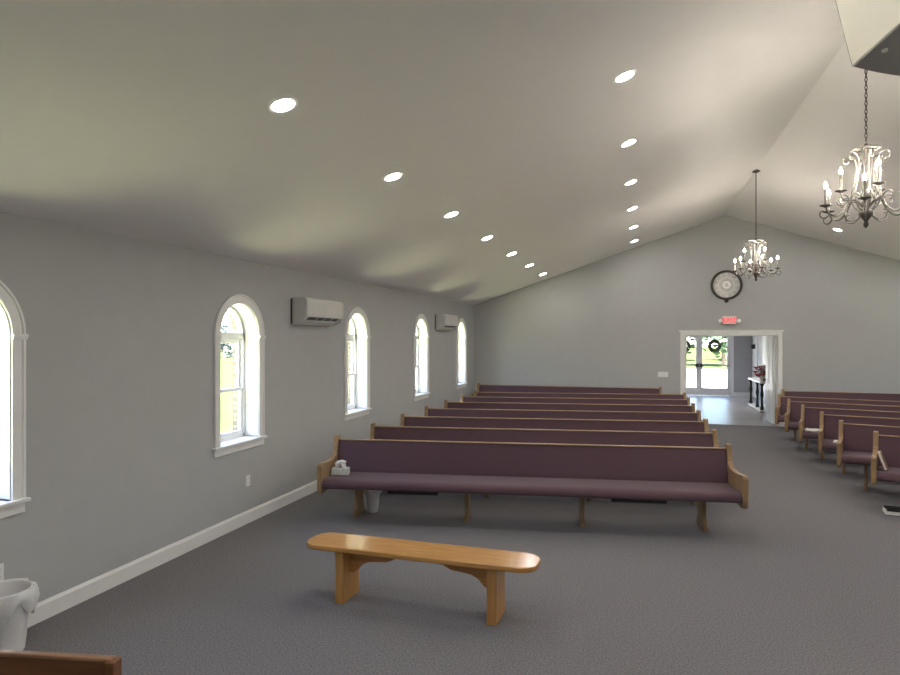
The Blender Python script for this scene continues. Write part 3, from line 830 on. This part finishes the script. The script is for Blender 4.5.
for k in range(26):
    a = k * 2.4; r_ = .04 + .0068 * k; z = .30 + .11 * math.cos(k * 1.7)
    p = (r_ * math.cos(a), r_ * math.sin(a), z - r_ * .3)
    mb = MB(); mb.tube([(0, 0, .17), (p[0] * .5, p[1] * .5, .22), p], .004, 5)
    st = mb.build('stem', M['wreath'], t)
    mb = MB()
    for q in range(7):
        b = q * .9; d = Vector((math.cos(b), math.sin(b), .5)); n = Vector((-math.sin(b), math.cos(b), 0)); c = Vector(p)
        mb.add([c, c + d * .05 - n * .045, c + d * .095, c + d * .05 + n * .045], [(0, 1, 2, 3)])
    mb.lathe([(0, -.03), (.034, 0), (.02, .03), (0, .038)], 8, p, cap=False)
    mb.build('blossom', M['red'] if k % 3 else M['petal'], st, fix=False)
# black box on the foyer door trim
t = thing('wall_box', 'small black box on the white trim inside the foyer', 'wall box', (FX1 - .03, 23.25, 1.70))
mb = MB(); mb.box(-.10, .012, -.10, .10, -.075, .075); mb.build('case', M['black'], t, bevel=.008)
mb = MB(); mb.box(-.104, -.10, -.07, .07, -.05, .05); mb.build('cover', M['bronze'], t)

# ------------------------------------------------------------------ recessed ceiling lights
can0 = thing('recessed_light', 'recessed light', 'ceiling light')
mb = MB(); mb.lathe([(.070, .0), (.070, -.004), (.092, -.007), (.097, -.002), (.097, .0)], 28, cap=False); mb.build('trim_ring', M['white'], can0, smooth=True)
mb = MB(); mb.lathe([(.0, -.004), (.0705, -.004)], 20, cap=False); mb.build('lens', M['can'], can0, fix=False)
CY = [3.60 + 1.885 * k for k in range(7)]
tilt = math.atan(SLOPE)
def place_can(x, y, label, group, first=[True]):
    if first[0]: c = can0; first[0] = False
    else: c = copy_tree(can0)
    c['label'] = label; c['group'] = group
    c.location = (x, y, ceil_z(x) - .001)
    c.rotation_euler = (0, -tilt if x < XRIDGE else tilt, 0)
NTH = ['nearest', 'second', 'third', 'fourth', 'fifth', 'sixth', 'seventh']
for k, y in enumerate(CY):
    place_can(-2.156, y, 'lit recessed ceiling light, %s of the row nearer the arched windows' % (NTH[k] + ('' if k == 0 else ' from the camera')), 'lights in the row nearer the windows')
for k, y in enumerate(CY[1:]):
    place_can(-.12, y, 'lit recessed ceiling light, %s of the upper row left of the ridge' % (NTH[k] + ('' if k == 0 else ' from the camera')), 'lights in the upper row left of the ridge')
for k in (5, 6):
    place_can(3.80, CY[k] - (.3 if k == 6 else 0), ['lit recessed light right of the ridge, behind the bottom of the near chandelier',
              'lit recessed light right of the ridge, farthest, left below near chandelier'][k - 5], 'lights right of the ridge')
for x, ys in ((-.12, [-1.9, -.1, 1.71, 3.60]), (-2.156, [-1.9, -.1, 1.71]), (3.80, [-1.9, -.1, 1.71] + CY[:5]), (5.86, [-1.9, -.1, 1.71] + CY)):
    for y in ys:
        place_can(x, y, 'recessed ceiling light outside the picture', 'recessed lights outside the picture')

t = thing('foyer_fill_light', 'added round fill light on the foyer ceiling, hidden above the doorway', 'ceiling light', (1.95, 20.2, FZ))  # unseen lamp added to brighten the foyer
mb = MB(); mb.lathe([(.17, 0), (.18, -.02), (.165, -.03), (.15, -.03)], 24, cap=False); mb.build('rim', M['white'], t, smooth=True)
mb = MB(); mb.lathe([(0, -.05), (.10, -.044), (.152, -.028)], 20, cap=False); mb.build('diffuser', M['can'], t, smooth=True)
# ------------------------------------------------------------------ chandeliers
def make_chandelier(label, drop):
    """origin at the ridge; body hangs 'drop' below"""
    t = thing('chandelier', label, 'chandelier')
    mb = MB(); mb.lathe([(0, 0), (.065, 0), (.075, -.012), (.06, -.03), (.02, -.045), (.0, -.05)], 20, cap=False); mb.build('canopy', M['bronze'], t, smooth=True)
    top = -drop
    mb = MB(); n = int((drop - .07) / .034)
    for k in range(n):
        z = -.05 - (drop - .06) * (k + .5) / n
        vert = k % 2
        pts = []
        for i in range(10):
            a = 2 * math.pi * i / 10; u_, w_ = .009 * math.cos(a), .022 * math.sin(a)
            pts.append((u_ if vert else 0, 0 if vert else u_, z + w_))
        mb.tube(pts, .0036, 5, closed=True)
    mb.build('chain', M['bronze'], t)
    col = [(.0, .0), (.012, -.01), (.016, -.03), (.030, -.045), (.034, -.06), (.018, -.075), (.014, -.10), (.014, -.42), (.020, -.44), (.030, -.47), (.034, -.52), (.026, -.56), (.045, -.58), (.06, -.605), (.058, -.625),
           (.03, -.655), (.014, -.68), (.022, -.70), (.018, -.72), (.0, -.74)]
    mb = MB(); mb.lathe([(r_, top + z) for r_, z in col], 16, cap=False); mb.build('centre_column', M['bronze'], t, smooth=True)
    mb = MB(); mb.lathe([(.085, top - .055), (.112, top - .05), (.116, top - .056), (.108, top - .065), (.085, top - .062), (.085, top - .055)], 24, cap=False)
    for k in range(6):
        a = R(60 * k); mb.tube([(.02 * math.cos(a), .02 * math.sin(a), top - .05), ((.09) * math.cos(a), .09 * math.sin(a), top - .058)], .006, 6)
    mb.build('top_crown', M['pewter'], t, smooth=True)
    def spline(pts, sub=6):
        pts = [Vector(p) for p in pts]; out = []
        for i in range(len(pts) - 1):
            p0 = pts[max(i - 1, 0)]; p1 = pts[i]; p2 = pts[i + 1]; p3 = pts[min(i + 2, len(pts) - 1)]
            for s_ in range(sub):
                u = s_ / sub
                out.append(.5 * ((2 * p1) + (p2 - p0) * u + (2 * p0 - 5 * p1 + 4 * p2 - p3) * u * u + (3 * p1 - p0 - 3 * p2 + p3) * u ** 3))
        out.append(pts[-1]); return out
    # scrolled uprights from the urn to the crown
    for k in range(6):
        a = R(60 * k + 30); ca, sa = math.cos(a), math.sin(a)
        path = [(.03, -.60), (.09, -.54), (.112, -.44), (.085, -.33), (.068, -.22), (.085, -.13), (.13, -.09), (.168, -.105), (.172, -.145), (.142, -.158), (.128, -.135)]
        mb = MB(); sp = spline([(r_ * ca, r_ * sa, top + z) for r_, z in path], 4)
        mb.tube(sp, .007, 6); mb.build('scroll_upright', M['pewter'], t, smooth=True)
    def arm(a, tier):
        ca, sa = math.cos(a), math.sin(a)
        if tier == 0:
            path = [(.03, -.55), (.08, -.50), (.13, -.50), (.17, -.57), (.235, -.625), (.30, -.61), (.335, -.545)]
            tipr, tipz = .335, -.545
            curl = [(.30, -.61), (.335, -.645), (.375, -.635), (.38, -.595), (.35, -.585)]
        else:
            path = [(.03, -.47), (.06, -.43), (.09, -.43), (.12, -.47), (.155, -.48), (.18, -.45), (.185, -.40)]
            tipr, tipz = .185, -.40
            curl = [(.12, -.47), (.16, -.52), (.205, -.51), (.215, -.475), (.19, -.46)]
        P = lambda q: (q[0] * ca, q[1] * 0 + q[0] * sa, top + q[1])
        mb = MB(); mb.tube(spline([P(q) for q in path], 5), .0085, 6); mb.tube(spline([P(q) for q in curl], 4), .006, 6)
        if tier == 0:
            mb.tube(spline([P(q) for q in [(.13, -.50), (.17, -.45), (.215, -.46), (.22, -.51), (.19, -.52)]], 4), .006, 6)
            mb.tube(spline([P(q) for q in [(.05, -.63), (.11, -.675), (.165, -.66), (.175, -.61), (.145, -.60)]], 4), .006, 6)
        ao = mb.build('arm', M['pewter'], t, smooth=True)
        c = P((tipr, tipz))
        mb = MB(); mb.lathe([(.0, -.012), (.012, -.010), (.02, -.004), (.046, .004), (.05, .010), (.044, .012), (.016, .006), (.0, .006)], 16, c, cap=False); mb.build('bobeche', M['bronze'], ao, smooth=True)
        mb = MB(); mb.lathe([(.0125, .006), (.0125, .150), (.010, .153)], 12, c); mb.build('candle_sleeve', M['candle'], ao, smooth=True)
        mb = MB(); mb.lathe([(.006, .153), (.013, .163), (.0155, .177), (.012, .195), (.005, .211), (.0005, .219)], 8, c); mb.build('bulb', M['bulb'], ao, smooth=True)
        mb = MB(); mb.lathe([(.0005, .168), (.004, .172), (.004, .188), (.0005, .192)], 6, c, cap=False); mb.build('filament', M['filament'], ao, smooth=True)
    for k in range(6): arm(R(60 * k + 12), 0)
    for k in range(3): arm(R(120 * k + 42), 1)
    return t
ch = make_chandelier('scrolled metal chandelier with nine lit candle bulbs, nearer one at right', 1.13)
ch.location = (XRIDGE, 6.35, ZRIDGE)
ch['group'] = 'chandeliers on the ridge'
ch2 = dup(ch, (XRIDGE, 11.85, ZRIDGE), R(25), 'scrolled metal chandelier with nine lit candle bulbs, farther one near clock', 'chandeliers on the ridge')

# ------------------------------------------------------------------ loudspeaker hung from the ceiling
wT = 3.0
T = Vector((402 * wT / 645, wT, 271.5 * wT / 645))
Rc = Matrix.Rotation(YAW, 4, 'Z')
rot = Rc @ Matrix.Rotation(R(12), 4, 'Z') @ Matrix.Rotation(R(-18), 4, 'X') @ Matrix.Rotation(R(3), 4, 'Y')
pos = Rc @ T + Vector((0, 0, 2.0))
t = thing('loudspeaker', 'cream loudspeaker cabinet hanging from the ceiling in top right corner', 'loudspeaker', pos, 0, rot=rot.to_euler())
mb = MB(); mb.box(0, .46, -.42, 0, 0, .62, 0)
mb.build('cabinet', M['cream'], t, bevel=.004)
mb = MB(); mb.box(.004, .456, -.418, -.002, -.006, -.0005)
mb.build('bottom_panel', M['greycloth'], t)
mb = MB(); pts = [(.46 * i / 12, 0.002 + .014 * math.sin(math.pi * i / 12)) for i in range(13)]
mb.prism([(0.0, 0.001)] + pts[1:-1] + [(.46, .001)], 0.0, .62, 'z'); mb.build('grille', M['greycloth'], t, smooth=True)
mb = MB(); mb.lathe([(.0, -.016), (.010, -.014), (.013, -.006)], 10, (.06, -.12, 0), cap=False); mb.build('bolt', M['cream'], t, smooth=True)
mb = MB(); mb.tube([(.23, -.21, .60), (.23 + .05, -.21 + .20, 1.16)], .02, 8); mb.build('hanging_pole', M['bronze'], t)
